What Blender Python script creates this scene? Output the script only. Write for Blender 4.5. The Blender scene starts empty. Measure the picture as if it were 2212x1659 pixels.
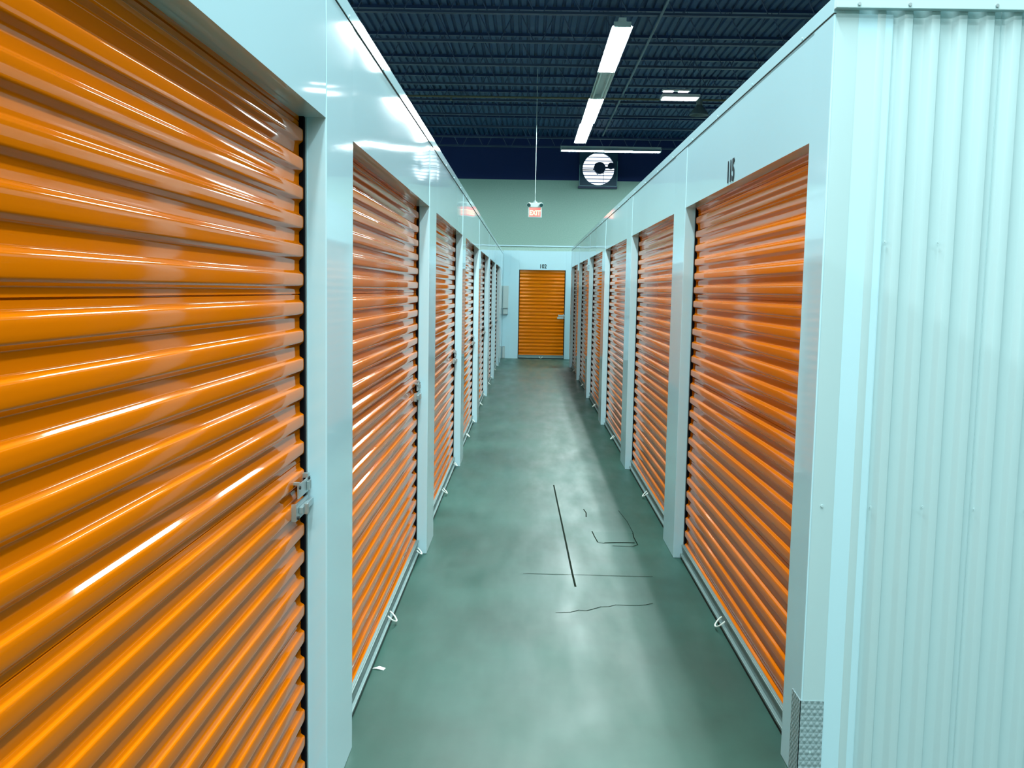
import bpy, bmesh, math, random
from mathutils import Vector, Matrix
random.seed(7)
S = bpy.context.scene
C = S.collection
PI = math.pi

# ---------------------------------------------------------------- dimensions (metres, corridor runs along +Y)
XL, XR = -0.6106, 0.962            # front planes of the two rows of units
PITCH = 3.048
YL1, WL = 2.925, 0.44              # left row: near edge of first full column, column width
YR1, WR = 6.004, 0.46
HDL, HDR = 2.184, 2.205            # underside of the headers
TOPL, TOPR = 2.616, 2.630
DEPTH = 0.19
EY = 23.75                         # front of the row that closes the corridor
BY = 32.0                          # back wall of the building
DECK = 6.72
LZ = 5.5                           # strip lights

# ---------------------------------------------------------------- materials
def mat(name, color, rough=0.5, metal=0.0, spec=0.5, coat=0.0, emit=None, estr=0.0):
    m = bpy.data.materials.new(name); m.use_nodes = True
    b = m.node_tree.nodes['Principled BSDF']
    b.inputs['Base Color'].default_value = (*color, 1)
    b.inputs['Roughness'].default_value = rough
    b.inputs['Metallic'].default_value = metal
    b.inputs['Specular IOR Level'].default_value = spec
    b.inputs['Coat Weight'].default_value = coat
    b.inputs['Coat Roughness'].default_value = 0.04
    if emit:
        b.inputs['Emission Color'].default_value = (*emit, 1)
        b.inputs['Emission Strength'].default_value = estr
    return m

def nodes_of(m):
    nt = m.node_tree
    return nt, nt.nodes, nt.links, nt.nodes['Principled BSDF']

def add_noise_color(m, c1, c2, scale, detail=4, lo=0.35, hi=0.65, stretch=(1, 1, 1)):
    nt, N, L, b = nodes_of(m)
    tc = N.new('ShaderNodeTexCoord'); mp = N.new('ShaderNodeMapping'); mp.inputs['Scale'].default_value = stretch
    nz = N.new('ShaderNodeTexNoise'); nz.inputs['Scale'].default_value = scale; nz.inputs['Detail'].default_value = detail
    cr = N.new('ShaderNodeValToRGB')
    cr.color_ramp.elements[0].position = lo; cr.color_ramp.elements[0].color = (*c1, 1)
    cr.color_ramp.elements[1].position = hi; cr.color_ramp.elements[1].color = (*c2, 1)
    L.new(tc.outputs['Object'], mp.inputs['Vector']); L.new(mp.outputs['Vector'], nz.inputs['Vector'])
    L.new(nz.outputs['Fac'], cr.inputs['Fac']); L.new(cr.outputs['Color'], b.inputs['Base Color'])
    return mp, nz, cr

def add_bump(m, scale, dist, strength=1.0, detail=1.0, stretch=(1, 1, 1)):
    nt, N, L, b = nodes_of(m)
    tc = N.new('ShaderNodeTexCoord'); mp = N.new('ShaderNodeMapping'); mp.inputs['Scale'].default_value = stretch
    nz = N.new('ShaderNodeTexNoise'); nz.inputs['Scale'].default_value = scale; nz.inputs['Detail'].default_value = detail
    bp = N.new('ShaderNodeBump'); bp.inputs['Distance'].default_value = dist; bp.inputs['Strength'].default_value = strength
    L.new(tc.outputs['Object'], mp.inputs['Vector']); L.new(mp.outputs['Vector'], nz.inputs['Vector'])
    L.new(nz.outputs['Fac'], bp.inputs['Height']); L.new(bp.outputs['Normal'], b.inputs['Normal'])

M = {}
M['white'] = mat('white_painted_steel', (0.46, 0.71, 0.79), 0.05, spec=0.5)
add_bump(M['white'], 0.9, 0.006, 1.0, 0.0, (1, 1, 0.7))
M['white_strip'] = mat('white_painted_strip', (0.46, 0.71, 0.79), 0.06)
add_bump(M['white_strip'], 0.8, 0.003, 1.0, 0.0, (1, 1, 0.5))
M['corrugated'] = mat('white_corrugated_steel', (0.41, 0.585, 0.61), 0.35)
M['orange'] = mat('orange_painted_steel', (0.60, 0.142, 0.001), 0.055, spec=0.22)
M['orange'].node_tree.nodes['Principled BSDF'].inputs['Specular Tint'].default_value = (1.0, 0.66, 0.32, 1)
M['galv'] = mat('galvanised_steel', (0.42, 0.52, 0.54), 0.35, metal=0.75)
M['bar'] = mat('grey_bottom_bar', (0.16, 0.25, 0.25), 0.45, metal=0.35)
M['black'] = mat('black_wool_gap', (0.002, 0.002, 0.004), 0.9, spec=0.1)
M['rubber'] = mat('black_rubber', (0.008, 0.010, 0.011), 0.7)
M['cord'] = mat('white_cord', (0.75, 0.85, 0.8), 0.7)
M['core'] = mat('unit_inside', (0.05, 0.06, 0.06), 0.9)
M['ink'] = mat('black_vinyl', (0.003, 0.012, 0.018), 0.7, spec=0.2)
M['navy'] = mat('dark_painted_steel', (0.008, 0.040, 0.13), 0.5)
M['chord'] = mat('dark_painted_steel_lit', (0.06, 0.11, 0.20), 0.5)  # joist paint lightened to imitate lamplight on lower chord and webs
M['deck'] = mat('dark_painted_deck', (0.03, 0.05, 0.065), 0.65)
add_noise_color(M['deck'], (0.007, 0.060, 0.175), (0.014, 0.072, 0.170), 3.0)
M['pipe'] = mat('tan_pipe', (0.16, 0.17, 0.10), 0.5)
M['conduit'] = mat('grey_conduit', (0.06, 0.13, 0.18), 0.5)
M['upper'] = mat('dark_upper_wall', (0.006, 0.024, 0.13), 0.8)
M['block'] = mat('pale_block_wall', (0.36, 0.56, 0.50), 0.75)
add_noise_color(M['block'], (0.33, 0.535, 0.475), (0.37, 0.575, 0.515), 30)
M['shell'] = mat('outer_wall_paint', (0.35, 0.48, 0.46), 0.8)
M['hood'] = mat('white_enamel_reflector', (0.55, 0.70, 0.68), 0.4)
M['lamp'] = mat('lit_tube', (1, 1, 1), 0.4, emit=(0.86, 1.0, 0.99), estr=230)
M['tube_off'] = mat('unlit_tube', (0.55, 0.66, 0.64), 0.25)
M['panel_lamp'] = mat('lit_panel', (1, 1, 1), 0.4, emit=(1.0, 0.93, 0.97), estr=5)
M['day'] = mat('glowing_louver', (0.9, 0.95, 1.0), 0.5, emit=(0.80, 0.93, 1.0), estr=2.2)
M['fan'] = mat('dark_fan_steel', (0.02, 0.07, 0.13), 0.5)
M['fan_edge'] = mat('pale_fan_flange', (0.22, 0.45, 0.52), 0.5)
M['motor'] = mat('dark_motor', (0.008, 0.03, 0.10), 0.5)
M['sign_white'] = mat('white_plastic', (0.62, 0.82, 0.80), 0.4)
M['sign_red'] = mat('glowing_red_panel', (0.6, 0.12, 0.1), 0.4, emit=(1.0, 0.20, 0.17), estr=1.0)
M['sign_letter'] = mat('glowing_letters', (1, 0.9, 0.6), 0.4, emit=(1.0, 0.66, 0.36), estr=1.0)
M['lens'] = mat('dark_lamp_glass', (0.03, 0.12, 0.12), 0.2)
M['bell'] = mat('dull_grey_reflector', (0.16, 0.24, 0.24), 0.45)
M['box'] = mat('grey_enclosure', (0.42, 0.53, 0.53), 0.45)
M['box_dark'] = mat('grey_box_dark', (0.26, 0.34, 0.36), 0.5)
M['paper'] = mat('white_paper', (0.75, 0.85, 0.82), 0.8)
M['crack'] = mat('dark_crack_fill', (0.008, 0.014, 0.010), 1.0, spec=0.05)
M['patch'] = mat('grey_concrete_patch', (0.024, 0.082, 0.066), 0.42, spec=0.28)

# checker plate
m = mat('diamond_plate', (0.30, 0.42, 0.45), 0.42, metal=0.25); M['plate'] = m
nt, N, L, b = nodes_of(m)
tc = N.new('ShaderNodeTexCoord'); mp = N.new('ShaderNodeMapping'); mp.inputs['Rotation'].default_value = (PI / 4, 0.0, PI / 4)
vo = N.new('ShaderNodeTexVoronoi'); vo.inputs['Scale'].default_value = 70; vo.inputs['Randomness'].default_value = 0.0
bp = N.new('ShaderNodeBump'); bp.inputs['Distance'].default_value = 0.004; bp.invert = True
L.new(tc.outputs['Object'], mp.inputs['Vector']); L.new(mp.outputs['Vector'], vo.inputs['Vector'])
L.new(vo.outputs['Distance'], bp.inputs['Height']); L.new(bp.outputs['Normal'], b.inputs['Normal'])

# sealed concrete
m = mat('sealed_concrete', (0.2, 0.33, 0.29), 0.3, spec=0.28); M['floor'] = m
nt, N, L, b = nodes_of(m)
tc = N.new('ShaderNodeTexCoord')
def noise(scale, detail, rough=0.5, stretch=(1, 1, 1)):
    mp = N.new('ShaderNodeMapping'); mp.inputs['Scale'].default_value = stretch
    n = N.new('ShaderNodeTexNoise'); n.inputs['Scale'].default_value = scale; n.inputs['Detail'].default_value = detail
    n.inputs['Roughness'].default_value = rough
    L.new(tc.outputs['Object'], mp.inputs['Vector']); L.new(mp.outputs['Vector'], n.inputs['Vector'])
    return n
n1 = noise(0.9, 5, 0.6); n2 = noise(26, 5, 0.7); n3 = noise(2.2, 3, 0.5, (2.5, 0.6, 1))
cr1 = N.new('ShaderNodeValToRGB')
cr1.color_ramp.elements[0].position = 0.30; cr1.color_ramp.elements[0].color = (0.012, 0.046, 0.034, 1)
cr1.color_ramp.elements[1].position = 0.70; cr1.color_ramp.elements[1].color = (0.026, 0.094, 0.075, 1)
L.new(n1.outputs['Fac'], cr1.inputs['Fac'])
cr2 = N.new('ShaderNodeValToRGB')
cr2.color_ramp.elements[0].position = 0.25; cr2.color_ramp.elements[0].color = (0.82, 0.82, 0.80, 1)
cr2.color_ramp.elements[1].position = 0.75; cr2.color_ramp.elements[1].color = (1, 1, 1, 1)
L.new(n2.outputs['Fac'], cr2.inputs['Fac'])
mx = N.new('ShaderNodeMix'); mx.data_type = 'RGBA'; mx.blend_type = 'MULTIPLY'; mx.inputs[0].default_value = 0.8
L.new(cr1.outputs['Color'], mx.inputs[6]); L.new(cr2.outputs['Color'], mx.inputs[7])
L.new(cr1.outputs['Color'], b.inputs['Base Color'])
mr = N.new('ShaderNodeMapRange'); mr.inputs[1].default_value = 0.3; mr.inputs[2].default_value = 0.7
mr.inputs[3].default_value = 0.33; mr.inputs[4].default_value = 0.50
L.new(n3.outputs['Fac'], mr.inputs[0]); L.new(mr.outputs[0], b.inputs['Roughness'])
bp = N.new('ShaderNodeBump'); bp.inputs['Distance'].default_value = 0.002; bp.inputs['Strength'].default_value = 0.5
L.new(n3.outputs['Fac'], bp.inputs['Height']); L.new(bp.outputs['Normal'], b.inputs['Normal'])

# ---------------------------------------------------------------- helpers
def box(bm, x0, x1, y0, y1, z0, z1):
    v = [bm.verts.new((x, y, z)) for x in (x0, x1) for y in (y0, y1) for z in (z0, z1)]
    f = [(0, 1, 3, 2), (4, 6, 7, 5), (0, 4, 5, 1), (2, 3, 7, 6), (0, 2, 6, 4), (1, 5, 7, 3)]
    return [bm.faces.new([v[i] for i in q]) for q in f]

def tube(bm, pts, r, seg=8, cap=True, radii=None):
    pts = [Vector(p) for p in pts]; rings = []
    up = Vector((0, 0, 1))
    for i, p in enumerate(pts):
        d = (pts[min(i + 1, len(pts) - 1)] - pts[max(i - 1, 0)]).normalized()
        a = d.cross(up)
        if a.length < 1e-3: a = d.cross(Vector((1, 0, 0)))
        a.normalize(); c = d.cross(a).normalized()
        rr = radii[i] if radii else r
        rings.append([bm.verts.new(p + (a * math.cos(2 * PI * k / seg) + c * math.sin(2 * PI * k / seg)) * rr) for k in range(seg)])
    for A, B in zip(rings, rings[1:]):
        for k in range(seg):
            bm.faces.new((A[k], A[(k + 1) % seg], B[(k + 1) % seg], B[k]))
    if cap:
        bm.faces.new(rings[0][::-1]); bm.faces.new(rings[-1])

def disc(bm, c, r, h, axis='y', seg=24):
    """closed cylinder centred at c with its axis along x, y or z"""
    d = {'x': Vector((1, 0, 0)), 'y': Vector((0, 1, 0)), 'z': Vector((0, 0, 1))}[axis]
    c = Vector(c); tube(bm, [c - d * h / 2, c + d * h / 2], r, seg)

def obj(name, bm, material, parent=None, smooth=False, bevel=0.0, angle=0.6):
    bmesh.ops.recalc_face_normals(bm, faces=bm.faces[:])
    if bevel > 0:
        bmesh.ops.bevel(bm, geom=[e for e in bm.edges if e.calc_face_angle(0) > 0.5], offset=bevel, segments=2, affect='EDGES', profile=0.6)
    me = bpy.data.meshes.new(name); bm.to_mesh(me); bm.free()
    mats = material if isinstance(material, list) else [material]
    for mm in mats: me.materials.append(mm)
    if smooth:
        me.shade_smooth()
        me.set_sharp_from_angle(angle=angle)
    o = bpy.data.objects.new(name, me); C.objects.link(o)
    if parent: o.parent = parent
    return o

def nb(): return bmesh.new()

def tag(o, label, cat, group=None):
    o['label'] = label; o['category'] = cat
    if group: o['group'] = group
    return o

def empty(name, loc=(0, 0, 0), rz=0.0):
    o = bpy.data.objects.new(name, None); C.objects.link(o)
    o.location = loc; o.rotation_euler = (0, 0, rz); o.empty_display_size = 0.1
    return o

def thing(name, label, cat, loc=(0, 0, 0), rz=0.0, group=None):
    return tag(empty(name, loc, rz), label, cat, group)

def struct(name, bm=None, material=None, loc=(0, 0, 0), **k):
    o = obj(name, bm, material, **k) if bm else empty(name, loc)
    o['kind'] = 'structure'
    return o

def part(name, bm, material, parent, **k):
    return obj(name, bm, material, parent, **k)

def text_mesh(name, body, size, material, parent=None, depth=0.0005, sx=1.0, bold=0.0):
    cu = bpy.data.curves.new(name, 'FONT'); cu.body = body; cu.size = size; cu.extrude = depth
    cu.align_x = 'CENTER'; cu.align_y = 'BOTTOM_BASELINE'; cu.offset = bold
    t = bpy.data.objects.new(name, cu); C.objects.link(t)
    dg = bpy.context.evaluated_depsgraph_get(); dg.update()
    me = bpy.data.meshes.new_from_object(t.evaluated_get(dg))
    bpy.data.objects.remove(t); bpy.data.curves.remove(cu)
    me.name = name; me.materials.clear(); me.materials.append(material)
    for v in me.vertices: v.co.x *= sx
    # stand the lettering upright: x right, z up, facing -y
    me.transform(Matrix.Rotation(PI / 2, 4, 'X'))
    o = bpy.data.objects.new(name, me); C.objects.link(o)
    if parent: o.parent = parent
    return o

# ---------------------------------------------------------------- shell of the building
bm = nb(); box(bm, -9, 13, -7, BY, -0.2, 0); struct('floor', bm, M['floor'])

bm = nb()                                                  # ribbed roof deck
n = 140; dx = 22 / n
prof = []
for i in range(n):
    x = -9 + i * dx
    prof += [(x, DECK), (x + dx * .55, DECK), (x + dx * .65, DECK + .04), (x + dx * .9, DECK + .04)]
prof.append((13, DECK))
a = [bm.verts.new((x, -7, z)) for x, z in prof]; b_ = [bm.verts.new((x, BY, z)) for x, z in prof]
for i in range(len(prof) - 1): bm.faces.new((a[i], a[i + 1], b_[i + 1], b_[i]))
box(bm, -9, 13, -7, BY, DECK + .06, DECK + .2)
struct('ceiling', bm, M['deck'])

bm = nb()                                                  # back wall: pale below, dark above
f = box(bm, -9, 13, BY, BY + .2, 0, 5.30); g = box(bm, -9, 13, BY - .01, BY + .2, 5.30, DECK + .2)
for q in g: q.material_index = 1
struct('wall_back', bm, [M['block'], M['upper']])
bm = nb(); box(bm, -9, 13, -7.2, -7, 0, DECK + .2); struct('wall_front', bm, M['shell'])
bm = nb(); box(bm, -9.2, -9, -7, BY, 0, DECK + .2); struct('wall_outer_left', bm, M['shell'])
bm = nb(); box(bm, 13, 13.2, -7, BY, 0, DECK + .2); struct('wall_outer_right', bm, M['shell'])

# floor marks: saw cut, hairline crack, patch
def ribbon(bm, pts, w, z=0.0012):
    pts = [Vector((x, y, z)) for x, y in pts]; prev = None
    for i, p in enumerate(pts):
        d = (pts[min(i + 1, len(pts) - 1)] - pts[max(i - 1, 0)]).normalized(); s = Vector((-d.y, d.x, 0)) * w / 2
        ww = w
        cur = (bm.verts.new(p + s), bm.verts.new(p - s))
        if prev: bm.faces.new((prev[0], prev[1], cur[1], cur[0]))
        prev = cur
floor_marks = []
bm = nb(); ribbon(bm, [(0.261, 8.23), (0.270, 7.6), (0.283, 6.8), (0.294, 6.1), (0.301, 5.6), (0.307, 5.35)], 0.012); floor_marks.append(('crack', bm, M['crack']))
bm = nb(); ribbon(bm, [(0.007, 5.585), (0.35, 5.587), (0.60, 5.58), (0.778, 5.582)], 0.005); floor_marks.append(('crack', bm, M['crack']))
pts = [(0.18, 4.899)]
for i in range(1, 14):
    t = i / 13; pts.append((0.18 + 0.535 * t, 4.899 + 0.194 * t + random.uniform(-.02, .02) + (0.03 if .4 < t < .7 else 0)))
bm = nb(); ribbon(bm, pts, 0.006); floor_marks.append(('crack', bm, M['crack']))
bm = nb(); v = [bm.verts.new((x, y, 0.0008)) for x, y in ((0.503, 6.345), (0.76, 6.355), (0.772, 6.62), (0.487, 6.62))]; bm.faces.new(v)
floor_marks.append(('concrete_patch', bm, M['patch']))
bm = nb()
ribbon(bm, [(0.55, 6.33), (0.62, 6.345), (0.69, 6.35), (0.755, 6.35)], 0.017, 0.0016); ribbon(bm, [(0.487, 6.64), (0.494, 6.5), (0.506, 6.34), (0.55, 6.31)], 0.008, 0.0016)
ribbon(bm, [(0.772, 6.62), (0.765, 6.5), (0.77, 6.30), (0.73, 6.25), (0.60, 6.26)], 0.007, 0.0016)
ribbon(bm, [(0.735, 7.30), (0.766, 6.95), (0.774, 6.62)], 0.004, 0.0016); ribbon(bm, [(0.467, 7.32), (0.48, 7.2), (0.472, 7.06)], 0.009, 0.0016)
floor_marks.append(('crack', bm, M['crack']))
fl = bpy.data.objects['floor']
for nme, bm, mm in floor_marks: part(nme, bm, mm, fl)

# ---------------------------------------------------------------- roll-up doors
SP = 0.0854; Z0 = 1.657
PROFILE = [(0.0, 1.0), (0.155, 1.0), (0.185, .96), (0.215, .80), (0.29, .22), (0.325, .05), (0.36, 0), (0.47, -.03), (0.58, -.03), (0.685, 0), (0.715, .06), (0.74, .22), (0.795, .80), (0.82, .96), (0.85, 1.0)]
def curtain_mesh(w, zt, front=0.066, dep=0.0125):
    bm = nb(); pr = []
    k = -22
    while True:
        done = False
        for t, d in PROFILE:
            z = Z0 + (k + t) * SP
            if z < 0.085: continue
            if z > zt: done = True; break
            y = front + dep * d
            if t == 0.0 and k % 6 == 0:                     # folded seam between two sheets
                pr += [(y, z - .0022), (y + .004, z - .0006), (y + .004, z + .0006), (y - .001, z + .0022)]
            else: pr.append((y, z))
        if done: break
        k += 1
    back = front + dep + 0.012
    pr = [(back, pr[0][1])] + pr + [(back, pr[-1][1])]
    x0, x1 = -w / 2, w / 2
    xs = [x0 + (x1 - x0) * i / 6 for i in range(7)]
    rows = [[bm.verts.new((x, y, z)) for y, z in pr] for x in xs]
    n = len(pr)
    for A, B in zip(rows, rows[1:]):
        for i in range(n):
            bm.faces.new((A[i], A[(i + 1) % n], B[(i + 1) % n], B[i]))
    bm.faces.new(rows[0]); bm.faces.new(rows[-1][::-1])
    return bm

def loop_pts(cx, cz, r, y0, tilt):
    out = []
    for i in range(17):
        a = -PI * .08 + (PI * 1.16) * i / 16
        dx, dd = -math.cos(a) * r, math.sin(a) * r * 1.15
        out.append((cx + dx, y0 - dd * math.cos(tilt), cz - dd * math.sin(tilt) + .004))
    return out

def make_door(name, label, w, hd, loc, rz, tab=False, group=None, latch=True):
    d = thing(name, label, 'door', loc, rz, group)
    cw = w - 0.046
    part('curtain', curtain_mesh(cw, hd + 0.06), M['orange'], d, smooth=True, angle=0.75)
    bm = nb()                                               # bottom bar: angle with a lip
    box(bm, -cw / 2 - .008, cw / 2 + .008, 0.056, 0.096, 0.022, 0.092)
    box(bm, -cw / 2 - .008, cw / 2 + .008, 0.040, 0.056, 0.022, 0.034)
    box(bm, -cw / 2 - .008, cw / 2 + .008, 0.048, 0.056, 0.082, 0.092)
    part('bottom_bar', bm, M['bar'], d, bevel=.002)
    bm = nb(); box(bm, -cw / 2, cw / 2, 0.046, 0.09, 0.0, 0.0215); part('rubber_seal', bm, M['rubber'], d)
    for s in (-1, 1):
        bm = nb(); e = s * w / 2
        box(bm, min(e, e - s * .004), max(e, e - s * .004), 0.060, 0.115, 0, hd)
        g_ = part('guide_rail', bm, M['galv'], d)
        bm = nb(); box(bm, min(e - s * .0042, e - s * .0225), max(e - s * .0042, e - s * .0215), 0.064, 0.112, 0, hd); part('wool_gap_strip', bm, M['black'], g_)  # black wool, also painted stand-in for the shaded gap beside the curtain
    # hanging pull cord
    bm = nb(); tube(bm, loop_pts(0, .045, .038, .046, .75), .0042, 6); part('pull_cord', bm, M['cord'], d, smooth=True)
    if tab:
        bm = nb(); tube(bm, loop_pts(w / 2 - .075, .04, .03, .046, .8), .004, 6); part('pull_cord', bm, M['cord'], d, smooth=True)
    if latch:
        x1 = w / 2 - .004; x0 = x1 - .168
        bm = nb(); box(bm, x0 + .012, x1, .050, .054, 1.058, 1.099)                         # keeper plate
        box(bm, x0 + .012, x0 + .030, .0495, .066, 1.099, 1.106); box(bm, x1 - .040, x1 - .018, .0495, .066, 1.099, 1.112)
        la = part('latch', bm, M['galv'], d)
        la['label'] = 'grey galvanised slide latch'
        bm = nb(); box(bm, x0 - .012, x1 - .030, .052, .056, 0.996, 1.046); box(bm, x0 - .012, x0 - .006, .056, .066, 0.996, 1.046)
        part('lower_plate', bm, M['galv'], la)
        bm = nb(); box(bm, x0 + .02, x1 - .002, .040, .0515, 1.012, 1.032); box(bm, x0 + .035, x0 + .05, .028, .040, 1.008, 1.040)
        part('slide_bolt', bm, M['galv'], la, bevel=.002)
        for q in (.045, .022):
            bm = nb(); box(bm, x1 - q - .012, x1 - q, .042, .0495, 1.064, 1.092); part('hasp_ear', bm, M['galv'], la, bevel=.0015)
        for rx, rzz in ((x0 + .024, 1.090), (x1 - .025, 1.096), (x0 + .004, 1.004)):
            bm = nb(); disc(bm, (rx, .049, rzz), .0055, .005, 'y', 10); part('rivet', bm, M['rubber'], la)
    return d

# ---------------------------------------------------------------- rows of units
def header_mesh(xf, sgn, y0, y1, z0, z1):
    """pressed header panel: front sheet slightly bowed, boxed behind; sgn +1 faces +x"""
    bm = nb()
    ny, nz = 22, 8; g = []
    ph = random.uniform(0, 6)
    for j in range(nz + 1):
        row = []
        for i in range(ny + 1):
            u, v = i / ny, j / nz
            bow = 0.0016 * (math.sin(PI * u) ** 0.7) * math.sin(PI * v) + 0.0007 * math.sin(2 * PI * u * 1.5 + ph) * math.sin(PI * v)
            row.append(bm.verts.new((xf + sgn * (bow - .0022), y0 + (y1 - y0) * u, z0 + (z1 - z0) * v)))
        g.append(row)
    for j in range(nz):
        for i in range(ny): bm.faces.new((g[j][i], g[j][i + 1], g[j + 1][i + 1], g[j + 1][i]))
    xb = xf - sgn * DEPTH
    c = [bm.verts.new((xb, y0, z0)), bm.verts.new((xb, y1, z0)), bm.verts.new((xb, y1, z1)), bm.verts.new((xb, y0, z1))]
    bm.faces.new((*[g[0][i] for i in range(ny + 1)], c[1], c[0]))
    bm.faces.new((*[g[nz][i] for i in range(ny, -1, -1)], c[3], c[2]))
    bm.faces.new((*[g[j][0] for j in range(nz, -1, -1)], c[0], c[3]))
    bm.faces.new((*[g[j][ny] for j in range(nz + 1)], c[2], c[1]))
    bm.faces.new(c[::-1])
    return bm

def lintel(parent, xf, sgn, y0, y1, z0, z1):
    part('header_panel', header_mesh(xf, sgn, y0, y1, z0, z1), M['white'], parent, smooth=True, angle=0.6)

def column(parent, xf, sgn, y0, y1, z1):
    bm = nb(); xs = sorted((xf, xf - sgn * DEPTH)); box(bm, xs[0], xs[1], y0, y1, 0, z1)
    part('column', bm, M['white_strip'], parent, bevel=.0045)

def trim(parent, xf, sgn, y0, y1, ztop):
    bm = nb(); xs = sorted((xf + sgn * .003, xf - sgn * .03)); box(bm, xs[0], xs[1], y0, y1, ztop - .050, ztop)
    y = y0 + .35
    while y < y1:
        disc(bm, (xf + sgn * .0035, y, ztop - .042), .006, .005, 'x', 8); y += .762
    part('top_trim', bm, M['white_strip'], parent, bevel=.001)
    bm = nb(); xs = sorted((xf + sgn * .0012, xf - sgn * .03)); box(bm, xs[0], xs[1], y0, y1, ztop - .052, ztop - .050)
    part('trim_gap', bm, M['core'], parent)

# left row
wl = struct('wall_left')
lcols = [YL1 + (k - 1) * PITCH for k in range(0, 8)] + [22.30]
lends = [y + WL for y in lcols[:-1]] + [EY]
for y0, y1 in zip(lcols, lends): column(wl, XL, 1, y0, y1, TOPL - .052)
for k in range(8): lintel(wl, XL, 1, lends[k], lcols[k + 1], HDL, TOPL - .052)
trim(wl, XL, 1, lcols[0], EY, TOPL)
bm = nb(); box(bm, -8.6, XL - DEPTH, lcols[0], EY, 0, TOPL - .06); part('unit_block', bm, M['core'], wl)

# right row, its near end clad in corrugated sheet
YC = 3.178
wr = struct('wall_right')
rcols = [YC] + [YR1 + k * PITCH for k in range(6)]
rends = [3.395] + [y + WR for y in rcols[1:6]] + [21.42]
for y0, y1 in zip(rcols, rends): column(wr, XR, -1, y0, y1, TOPR - .052)
for k in range(6): lintel(wr, XR, -1, rends[k], rcols[k + 1], HDR, TOPR - .052)
trim(wr, XR, -1, YC, rends[-1], TOPR)
bm = nb(); box(bm, XR + DEPTH, 8.6, YC + .05, rends[-1], 0, TOPR - .06); part('unit_block', bm, M['core'], wr)
bm = nb(); box(bm, XR + DEPTH, 8.6, rends[-1], rends[-1] + .01, 0, TOPR - .06); part('end_sheet', bm, M['corrugated'], wr)

wc = struct('wall_corner_end')                                # corrugated end facing the cross aisle
bm = nb(); pr = []
x = 1.040; RP = 0.0862; q = 0
pr.append((XR + .006, YC - .0012)); pr.append((x - .004, YC - .0012))
while x < 4.6:
    pr += [(x, YC - .0005), (x + .006, YC + .013), (x + .010, YC + .0155), (x + .040, YC + .0155), (x + .046, YC + .013), (x + .058, YC + .001), (x + .062, YC - .001), (x + RP - .005, YC - .001)]
    if q % 6 == 5:                                            # lap of two sheets
        pr[-4:-4] = [(x + .024 + .002, YC + .0155), (x + .028, YC + .012), (x + .032, YC + .0155)]
        pr.sort()
    x += RP; q += 1
lo = [bm.verts.new((a_, b2, 0.0)) for a_, b2 in pr]; hi = [bm.verts.new((a_, b2, TOPR)) for a_, b2 in pr]
for i in range(len(pr) - 1): bm.faces.new((lo[i], lo[i + 1], hi[i + 1], hi[i]))
bmesh.ops.recalc_face_normals(bm, faces=bm.faces[:])
part('corrugated_sheet', bm, M['corrugated'], wc, smooth=True, angle=0.9)
bm = nb(); box(bm, XR - .003, 4.6, YC - .030, YC - .0015, 2.588, TOPR + .004)
part('top_channel', bm, M['corrugated'], wc, bevel=.002)
for sx in (1.030, 1.189, 1.462, 1.73, 2.0):
    bm = nb(); disc(bm, (sx, YC - .031, 2.600), .0055, .006, 'y', 10); part('screw', bm, M['galv'], wc)
for sx, sz in ((1.0, .98), (1.163, .98), (1.335, .985), (1.507, .98), (1.68, .98), (1.0, .12), (1.335, 1.86), (1.163, 1.86)):
    bm = nb(); disc(bm, (sx, YC - .003, sz), .0045, .004, 'y', 8); part('screw', bm, M['corrugated'], wc)

# row that closes the corridor
we = struct('wall_end')
EDX0, EDX1, EHD = -0.216, 0.934, 2.19
bm = nb(); box(bm, XL + .002, EDX0, EY, EY + DEPTH, 0, 2.655); part('column', bm, M['white_strip'], we, bevel=.004)
bm = nb(); box(bm, -.431, -.424, EY - .004, EY + .01, 0, 2.655); part('seam_cap', bm, M['white_strip'], we, bevel=.001)
bm = nb(); box(bm, EDX1, 5.5, EY, EY + DEPTH, 0, 2.655); part('column', bm, M['white_strip'], we, bevel=.004)
bm = nb(); box(bm, EDX0, EDX1, EY + .001, EY + DEPTH, EHD, 2.655); part('header_panel', bm, M['white_strip'], we, bevel=.002)
bm = nb(); box(bm, XL + .002, 5.5, EY + DEPTH, EY + 2.5, 0, 2.65); part('unit_block', bm, M['core'], we)
bm = nb(); box(bm, -4, 5.5, EY + 2.5, EY + 2.56, 0, 2.905); part('rear_panel', bm, M['block'], we)
bm = nb(); box(bm, -4, 5.5, EY + 2.48, EY + 2.50, 2.87, 2.905); part('top_trim', bm, M['white_strip'], we)

# doors
oL = ['nearest the camera, filling the left edge of the photo', 'second from the camera on the left, beyond the first column', 'third from the camera on the left', 'fourth from the camera on the left', 'fifth from the camera on the left, a narrow strip', 'sixth from the camera on the left, seen as a sliver', 'seventh from the camera on the left, a thin dark line', 'farthest on the left, hidden in the last white recess']
for k in range(8):
    y0, y1 = lends[k], lcols[k + 1]
    make_door('roller_shutter', 'orange roll-up storage door ' + oL[k], y1 - y0, HDL, (XL, (y0 + y1) / 2, 0), PI / 2, tab=True, latch=True)
oR = ['under the number 115, nearest on the right', 'second from the camera on the right', 'third from the camera on the right', 'fourth from the camera on the right', 'fifth from the camera on the right, a narrow strip', 'farthest on the right, beside the end of the corridor']
for k in range(6):
    y0, y1 = rends[k], rcols[k + 1]
    make_door('roller_shutter', 'orange roll-up storage door ' + oR[k], y1 - y0, HDR, (XR, (y0 + y1) / 2, 0), -PI / 2, latch=False)
make_door('roller_shutter', 'narrow orange roll-up storage door under the number 102, facing down the corridor', EDX1 - EDX0, EHD, ((EDX0 + EDX1) / 2, EY, 0), 0)

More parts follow.
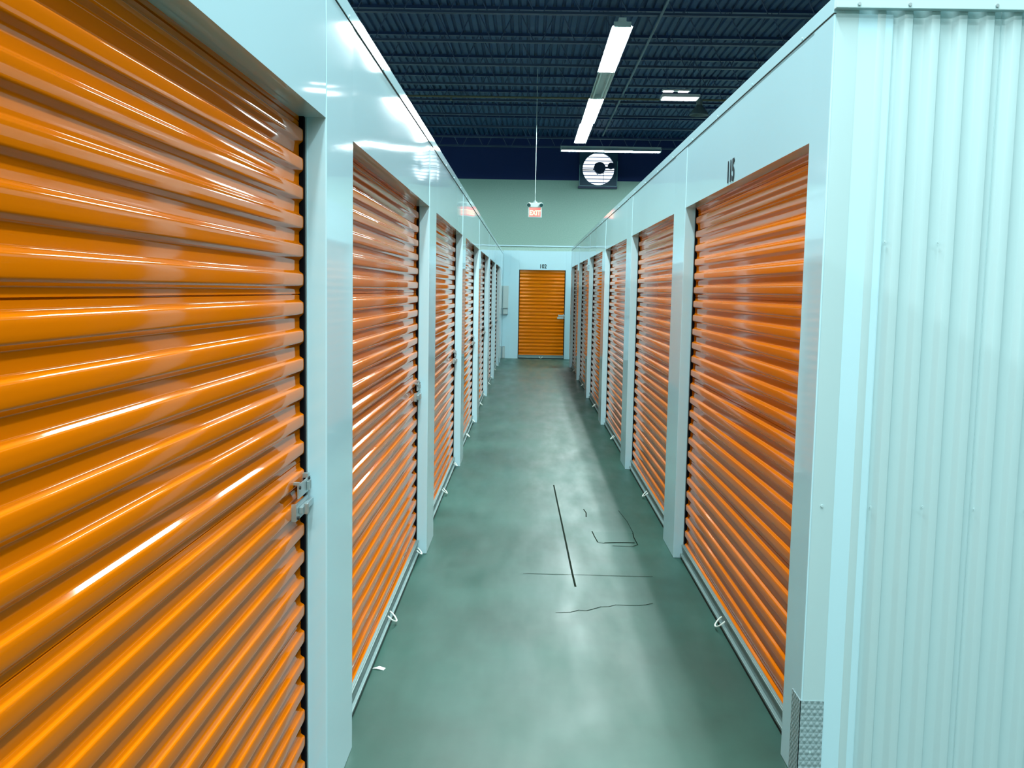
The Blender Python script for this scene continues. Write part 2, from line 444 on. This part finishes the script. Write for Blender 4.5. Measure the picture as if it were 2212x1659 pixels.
# unit numbers
t = text_mesh('unit_number', '115', 0.142, M['ink'], sx=.80, bold=.004)
t.location = (XR - .0012, 4.69, 2.220); t.rotation_euler = (0, 0, -PI / 2); tag(t, 'black unit number 115 over the nearest orange door on the right', 'number')
t = text_mesh('unit_number', '102', 0.140, M['ink'], sx=.85, bold=.004)
t.location = (0.372, EY - .001, 2.232); tag(t, 'black unit number 102 over the orange door at the end of the corridor', 'number')

# corner guard
bm = nb()
box(bm, XR - .0025, XR - .0002, YC - .0036, YC + .10, 0, .302); box(bm, XR - .0025, 1.040, YC - .0036, YC - .0014, 0, .302)
tag(obj('corner_guard', bm, M['plate']), 'grey diamond plate corner guard at the foot of the white corrugated wall', 'corner guard')

# boxes by the end of the left row
t = thing('electrical_panel', 'pale grey wall cabinet on the white end wall, left of door 102', 'electrical panel', (-.535, EY, 1.235))
bm = nb(); box(bm, -.068, .068, -.09, -.001, 0, .555); part('cabinet', bm, M['box'], t, bevel=.004)
bm = nb(); box(bm, -.056, .056, -.096, -.0905, .02, .535); part('cover', bm, M['box'], t, bevel=.002)
t = thing('junction_box', 'small grey box right under the wall cabinet at the corridor end', 'box', (-.535, EY, 1.085))
bm = nb(); box(bm, -.062, .062, -.07, -.001, 0, .145); part('housing', bm, M['box_dark'], t, bevel=.003)
bm = nb(); box(bm, -.05, .05, -.074, -.0705, .015, .13); part('cover', bm, M['box'], t, bevel=.001)
t = thing('conduit_box', 'narrow grey box near the floor at the left end of the corridor', 'box', (-.57, EY, .0))
bm = nb(); box(bm, -.025, .035, -.05, -.001, 0, .30); part('housing', bm, M['box_dark'], t, bevel=.003)
bm = nb(); box(bm, -.018, .028, -.053, -.0505, .02, .28); part('cover', bm, M['box'], t)

# scrap of paper on the floor
bm = nb()
pp = [(0, 0, .003), (.030, .012, .009), (.058, .004, .004), (.052, -.016, .002), (.022, -.010, .007)]
v = [bm.verts.new(p) for p in pp]; w_ = [bm.verts.new((p[0], p[1], p[2] - .002)) for p in pp]
bm.faces.new(v); bm.faces.new(w_[::-1])
for i in range(5): bm.faces.new((v[i], v[(i + 1) % 5], w_[(i + 1) % 5], w_[i]))
o = obj('paper_scrap', bm, M['paper']); o.location = (-.655, 4.10, 0.0); tag(o, 'white scrap of paper on the floor beside the second left door', 'scrap')

# ---------------------------------------------------------------- roof structure
def joist(y, idx):
    lab = {0: 'dark open web roof joist nearest the camera, its lit lower chord at the top edge', 6: 'dark open web roof joist beside the crosswise strip light, with bright lower chord'}.get(idx, 'dark open web roof joist, number %s from the nearest one' % ['one', 'two', 'three', 'four', 'five', 'six', 'seven', 'eight', 'nine'][idx])
    j = thing('roof_joist', lab, 'joist', (0, y, 6.10), 0, 'open web joists under the roof deck')
    bm = nb()
    box(bm, -9, 13, -.045, -.006, 0, .006); box(bm, -9, 13, .006, .045, 0, .006); box(bm, -9, 13, -.012, -.006, 0, .05); box(bm, -9, 13, .006, .012, 0, .05)
    part('lower_chord', bm, M['chord'], j)
    bm = nb(); box(bm, -9, 13, -.045, .045, .57, .62); part('upper_chord', bm, M['navy'], j)
    bm = nb(); x = -8.9
    while x < 12.6:
        tube(bm, [(x + .06, 0, .02), (x + .34, 0, .58)], .010, 5); tube(bm, [(x + .40, 0, .58), (x + .68, 0, .02)], .010, 5); x += .75
    part('web_bar', bm, M['chord'], j)
    return j
for i in range(9):
    joist(15.93 + 1.80 * i, i)

t = thing('sprinkler_pipe', 'thin tan pipe running across under the dark roof', 'pipe', (0, 22.1, 6.0))
bm = nb(); tube(bm, [(-9, 0, 0), (13, 0, 0)], .024, 8); part('pipe', bm, M['pipe'], t, smooth=True)
for x in (-3.0, .2, 3.2, 6.2):
    bm = nb(); tube(bm, [(x, 0, .02), (x, 0, .72)], .006, 5); part('hanger', bm, M['navy'], t)
for x in (-1.8, 1.5, 4.5):
    bm = nb(); tube(bm, [(x, 0, -.02), (x, 0, -.08), (x, 0, -.0801), (x, 0, -.084)], .012, 10, radii=[.012, .012, .03, .03]); part('sprinkler_head', bm, M['pipe'], t)
t = thing('conduit', 'grey conduit running along the roof beside the row of strip lights', 'conduit', (2.03, 0, 6.05))
bm = nb(); tube(bm, [(0, 8, 0), (0, 27.5, 0)], .022, 8); part('pipe', bm, M['conduit'], t, smooth=True)
for y in (15.93, 19.53, 23.13, 26.73):
    bm = nb(); box(bm, -.03, .03, y - .02, y + .02, .018, .055); part('clip', bm, M['conduit'], t)

# ---------------------------------------------------------------- lamps
def strip_light(label, loc, rz, lit=True, ln=2.74, w=.30):
    t = thing('strip_light', label, 'light', loc, rz, 'fluorescent strip lights under the roof')
    bm = nb(); h = ln / 2                                       # trapezoid reflector, open below
    for (x0, z0, x1, z1) in ((-w / 2, 0.0, -.06, .075), (.06, .075, w / 2, 0.0)):
        v = [bm.verts.new(p) for p in ((x0, -h, z0), (x1, -h, z1), (x1, h, z1), (x0, h, z0))]; w2 = [bm.verts.new((p.co.x, p.co.y, p.co.z + .003)) for p in v]
        bm.faces.new(v); bm.faces.new(w2[::-1])
        for i in range(4): bm.faces.new((v[i], v[(i + 1) % 4], w2[(i + 1) % 4], w2[i]))
    box(bm, -.062, .062, -h, h, .073, .079)
    part('reflector', bm, M['hood'], t)
    bm = nb(); box(bm, -.055, .055, -h, h, .080, .13); part('ballast_housing', bm, M['hood'], t)
    for s in (-1, 1):
        bm = nb(); tube(bm, [(s * .082, -h + .03, .022), (s * .082, h - .03, .022)], .021, 10); part('lamp_tube', bm, M['lamp' if lit else 'tube_off'], t, smooth=True)
    for s in (-1, 1):
        bm = nb(); ys = sorted((s * (h - .028), s * h)); box(bm, -.125, .125, ys[0], ys[1], .0, .072); part('lamp_holder', bm, M['hood'], t)
    for s in (-1, 1):
        bm = nb(); tube(bm, [(0, s * h * .8, .13), (0, s * h * .8, DECK - LZ)], .004, 5); part('hanger_wire', bm, M['navy'], t)
    return t
strip_light('lit strip light nearest the camera, along the corridor', (1.30, 15.80, LZ), 0, True, 2.95)
strip_light('unlit strip light between two lit ones in the row', (1.31, 18.43, LZ), 0, False, 2.25)
strip_light('lit strip light right behind the unlit one', (1.30, 21.02, LZ), 0, True, 2.86)
strip_light('lit strip light farthest along the row, ending above the transverse one', (1.28, 23.92, LZ), 0, True, 2.86)
strip_light('lit strip light hung crosswise above the wall fan', (2.20, 26.75, LZ), PI / 2, True, 2.74)

t = thing('panel_light', 'small lit ceiling panel with three bright cells, right of the strip lights', 'light', (2.94, 19.50, LZ))
bm = nb(); box(bm, -.37, .37, -.19, .19, .012, .07); part('housing', bm, M['hood'], t)
for k in range(3):
    x0 = -.345 + [0, .17, .45][k]; x1 = x0 + [.16, .27, .235][k]
    bm = nb(); box(bm, x0, x1, -.17, .15, 0, .0115); part('diffuser', bm, M['panel_lamp'], t)
for x in (-.25, .25):
    bm = nb(); tube(bm, [(x, 0, .07), (x, 0, DECK - LZ)], .004, 5); part('hanger_wire', bm, M['navy'], t)
t = thing('panel_light', 'thin pale strip of ceiling panel just above the three-cell one', 'light', (2.78, 18.9, LZ + .02))
bm = nb(); box(bm, -.27, .27, -.06, .06, .012, .04); part('housing', bm, M['hood'], t)
for k in range(2):
    bm = nb(); box(bm, -.25 + k * .29, -.25 + k * .29 + .19, -.05, .05, 0, .0115); part('diffuser', bm, M['panel_lamp'], t)
bm = nb()
for x in (-.2, .2):
    bm = nb(); tube(bm, [(x, 0, .04), (x, 0, DECK - LZ - .02)], .004, 5); part('hanger_wire', bm, M['navy'], t)

# unlit bell reflector
t = thing('bell_lamp', 'unlit grey bell shaped lamp hanging above the right row', 'light', (3.62, 21.2, 5.50))
bm = nb(); seg = 24; rings = []
for r, z in ((.20, 0), (.205, .012), (.17, .06), (.12, .14), (.075, .20), (.06, .22)):
    rings.append([bm.verts.new((r * math.cos(2 * PI * k / seg), r * math.sin(2 * PI * k / seg), z)) for k in range(seg)])
for A, B in zip(rings, rings[1:]):
    for k in range(seg): bm.faces.new((A[k], A[(k + 1) % seg], B[(k + 1) % seg], B[k]))
sh = part('reflector', bm, M['bell'], t, smooth=True)
md = sh.modifiers.new('t', 'SOLIDIFY'); md.thickness = .004
bm = nb(); disc(bm, (0, 0, .28), .065, .12, 'z', 16); part('ballast_housing', bm, M['bell'], t, smooth=True)
bm = nb(); tube(bm, [(0, 0, .34), (0, 0, DECK - 5.50)], .008, 6); part('hanger_rod', bm, M['navy'], t)

# exit sign
t = thing('exit_sign', 'white hanging exit sign with glowing red panel and twin lamp heads', 'sign', (.137, 22.5, 3.365))
bm = nb(); box(bm, -.155, .155, -.04, .04, 0, .235); box(bm, -.135, .135, -.05, .05, .235, .335); part('housing', bm, M['sign_white'], t, bevel=.008)
bm = nb(); box(bm, -.132, .132, -.046, -.0405, .022, .225); part('red_panel', bm, M['sign_red'], t)
e = text_mesh('exit_letters', 'EXIT', .155, M['sign_letter'], t, sx=.80, bold=.004); e.location = (0, -.048, .055)
for s in (-1, 1):
    bm = nb(); tube(bm, [(s * .125, -.05, .315), (s * .14, -.10, .29), (s * .145, -.13, .275)], .04, 14, radii=[.028, .045, .052]); h_ = part('lamp_head', bm, M['sign_white'], t, smooth=True, angle=.7)
    bm = nb(); tube(bm, [(s * .1453, -.1305, .2745), (s * .1458, -.134, .273)], .042, 14); part('lens', bm, M['lens'], h_)
bm = nb(); disc(bm, (0, 0, .35), .05, .03, 'z', 16); disc(bm, (0, 0, .375), .022, .03, 'z', 12); part('canopy', bm, M['sign_white'], t)
bm = nb(); tube(bm, [(0, 0, .38), (0, 0, DECK - 3.365)], .0075, 8); part('hanger_rod', bm, M['hood'], t)

# exhaust fan on the back wall
FX, FZ, FR = 2.235, 5.66, .515
t = thing('wall_fan', 'large square wall fan with bright daylit shutter, beneath the transverse strip light', 'fan', (FX, BY - .011, FZ))
bm = nb(); hw = .62; zb, zt = -.56, .62; seg = 40                 # front plate with a round hole
def sq(a):
    c, s = math.cos(a), math.sin(a); k = min(hw / abs(c) if abs(c) > 1e-6 else 9, (zt if s > 0 else -zb) / abs(s) if abs(s) > 1e-6 else 9)
    return c * k, s * k
angs = sorted([2 * PI * k / seg for k in range(seg)] + [math.atan2(zt, hw) % (2 * PI), math.atan2(zt, -hw) % (2 * PI), math.atan2(zb, -hw) % (2 * PI), math.atan2(zb, hw) % (2 * PI)])
outf = []; inf = []; inb = []; outb = []
for a in angs:
    x, z = sq(a)
    outf.append(bm.verts.new((x, -.20, z))); inf.append(bm.verts.new((FR * math.cos(a), -.20, FR * math.sin(a))))
    inb.append(bm.verts.new((FR * math.cos(a), -.07, FR * math.sin(a)))); outb.append(bm.verts.new((x, -.07, z)))
for k in range(len(angs)):
    q = (k + 1) % len(angs)
    bm.faces.new((outf[k], outf[q], inf[q], inf[k])); bm.faces.new((inf[k], inf[q], inb[q], inb[k])); bm.faces.new((outf[k], outb[k], outb[q], outf[q])); bm.faces.new((outb[k], inb[k], inb[q], outb[q]))
part('housing', bm, M['fan'], t)
bm = nb()
box(bm, -hw, -hw + .02, -.215, -.2005, zb, zt * .2); box(bm, hw - .02, hw, -.215, -.2005, zb, zt * .4); box(bm, -hw, hw, -.215, -.2005, zb + .0, zb + .02)
part('flange', bm, M['fan_edge'], t)
bm = nb(); box(bm, -hw - .03, hw + .0, -.22, -.0, zb - .06, zb - .0005); part('sill', bm, M['motor'], t)
for k in range(9):                                             # shutter blades, glowing themselves in place of daylight from behind
    z0 = -.53 + k * .1165
    bm = nb()
    v = [bm.verts.new(p) for p in ((-.56, -.045, z0 + .006), (.56, -.045, z0 + .006), (.56, -.030, z0 + .094), (-.56, -.030, z0 + .094))]
    w2 = [bm.verts.new((p.co.x, p.co.y + .006, p.co.z)) for p in v]
    bm.faces.new(v); bm.faces.new(w2[::-1])
    for i in range(4): bm.faces.new((v[i], v[(i + 1) % 4], w2[(i + 1) % 4], w2[i]))
    part('shutter_blade', bm, M['day'], t)
bm = nb(); box(bm, -.58, .58, -.012, -.002, -.55, .56); box(bm, -.58, -.565, -.06, -.012, -.55, .56); box(bm, .565, .58, -.06, -.012, -.55, .56); part('shutter_frame', bm, M['motor'], t)
bm = nb(); disc(bm, (.035, -.17, .03), .19, .18, 'y', 20); part('hub', bm, M['motor'], t, smooth=True, angle=.6)
bm = nb(); disc(bm, (.40, -.19, .10), .105, .16, 'y', 14); box(bm, .30, .50, -.26, -.12, .02, .10); box(bm, .20, .34, -.21, -.17, .03, .075); part('motor', bm, M['motor'], t)
bm = nb(); box(bm, -.51, .51, -.13, -.10, -.045, -.012); box(bm, .165, .178, -.13, -.10, -.50, -.045); part('mount_bar', bm, M['motor'], t)
for k in range(6):
    bm = nb(); a = k * PI / 3 + .2
    vs = [bm.verts.new((.035 + r * math.cos(a + da), y, .03 + r * math.sin(a + da))) for r, da, y in ((.10, -.3, -.075), (.21, -.14, -.078), (.21, .14, -.072), (.10, .3, -.07))]
    bm.faces.new(vs); part('fan_blade', bm, M['motor'], t).modifiers.new('t', 'SOLIDIFY').thickness = .004

# ---------------------------------------------------------------- unseen lamps, placed as bare area lights to light the room
def area(name, loc, rz, size, power, col=(0.86, 1.0, 0.99)):
    l = bpy.data.lights.new(name, 'AREA'); l.shape = 'RECTANGLE'; l.size, l.size_y = size; l.energy = power; l.color = col
    o = bpy.data.objects.new(name, l); C.objects.link(o); o.location = loc; o.rotation_euler = (0, 0, rz)
    return o
P = 300
for x, y, k in ((-0.1, 10.4, 1.05), (-0.2, 6.3, 0.95), (-0.2, 1.9, .75), (1.3, 10.9, .6), (1.3, 5.2, .65), (1.3, 1.6, .6)):
    area('unseen_lamp', (x, y, LZ), 0, (.24, 2.7), P * k)
for y in (-4.0, 1.0, 6.0, 11.0, 16.0, 21.0):
    area('unseen_lamp', (-6.2, y, LZ), 0, (.24, 2.7), P * 0.85)
for x, y, k in ((2.8, -0.4, .5), (0.3, -4.6, 1.7), (7.0, -1.0, .5), (-3.0, -4.4, .6)):
    area('unseen_lamp', (x, y, LZ), PI / 2, (.24, 2.7), P * k)
for x in (-8.0, 7.0):
    area('unseen_lamp', (x, 28.5, LZ), 0, (.24, 2.7), P * 2)  # added out of view only to light the back wall

w = bpy.data.worlds.new('world'); S.world = w; w.use_nodes = True
w.node_tree.nodes['Background'].inputs[0].default_value = (0.5, 0.8, 0.9, 1)
w.node_tree.nodes['Background'].inputs[1].default_value = 0.05

# ---------------------------------------------------------------- camera
f_px, pitch, yaw, roll, hcam = 2072.9, 0.0973, 0.0143, 0.0179, 1.6805
cp, sp, cy, sy = math.cos(pitch), math.sin(pitch), math.cos(yaw), math.sin(yaw)
fwd = Vector((-sy * cp, cy * cp, -sp)); right = Vector((cy, sy, 0)); up = right.cross(fwd)
r2 = right * math.cos(roll) + up * math.sin(roll); u2 = -right * math.sin(roll) + up * math.cos(roll)
cam = bpy.data.cameras.new('camera'); co = bpy.data.objects.new('camera', cam); C.objects.link(co)
mw = Matrix((r2, u2, -fwd)).transposed().to_4x4(); mw.translation = Vector((0, 0, hcam)); co.matrix_world = mw
cam.sensor_width = 36; cam.lens = f_px / 2212 * 36; cam.clip_start = .02; cam.clip_end = 200
S.camera = co

S.view_settings.view_transform = 'Standard'; S.view_settings.look = 'None'
S.view_settings.gamma = 1; S.view_settings.use_curve_mapping = False
S.view_settings.exposure = -0.10
S.cycles.use_denoising = True
S.cycles.max_bounces = 8; S.cycles.diffuse_bounces = 5; S.cycles.glossy_bounces = 4
S.cycles.sample_clamp_indirect = 6
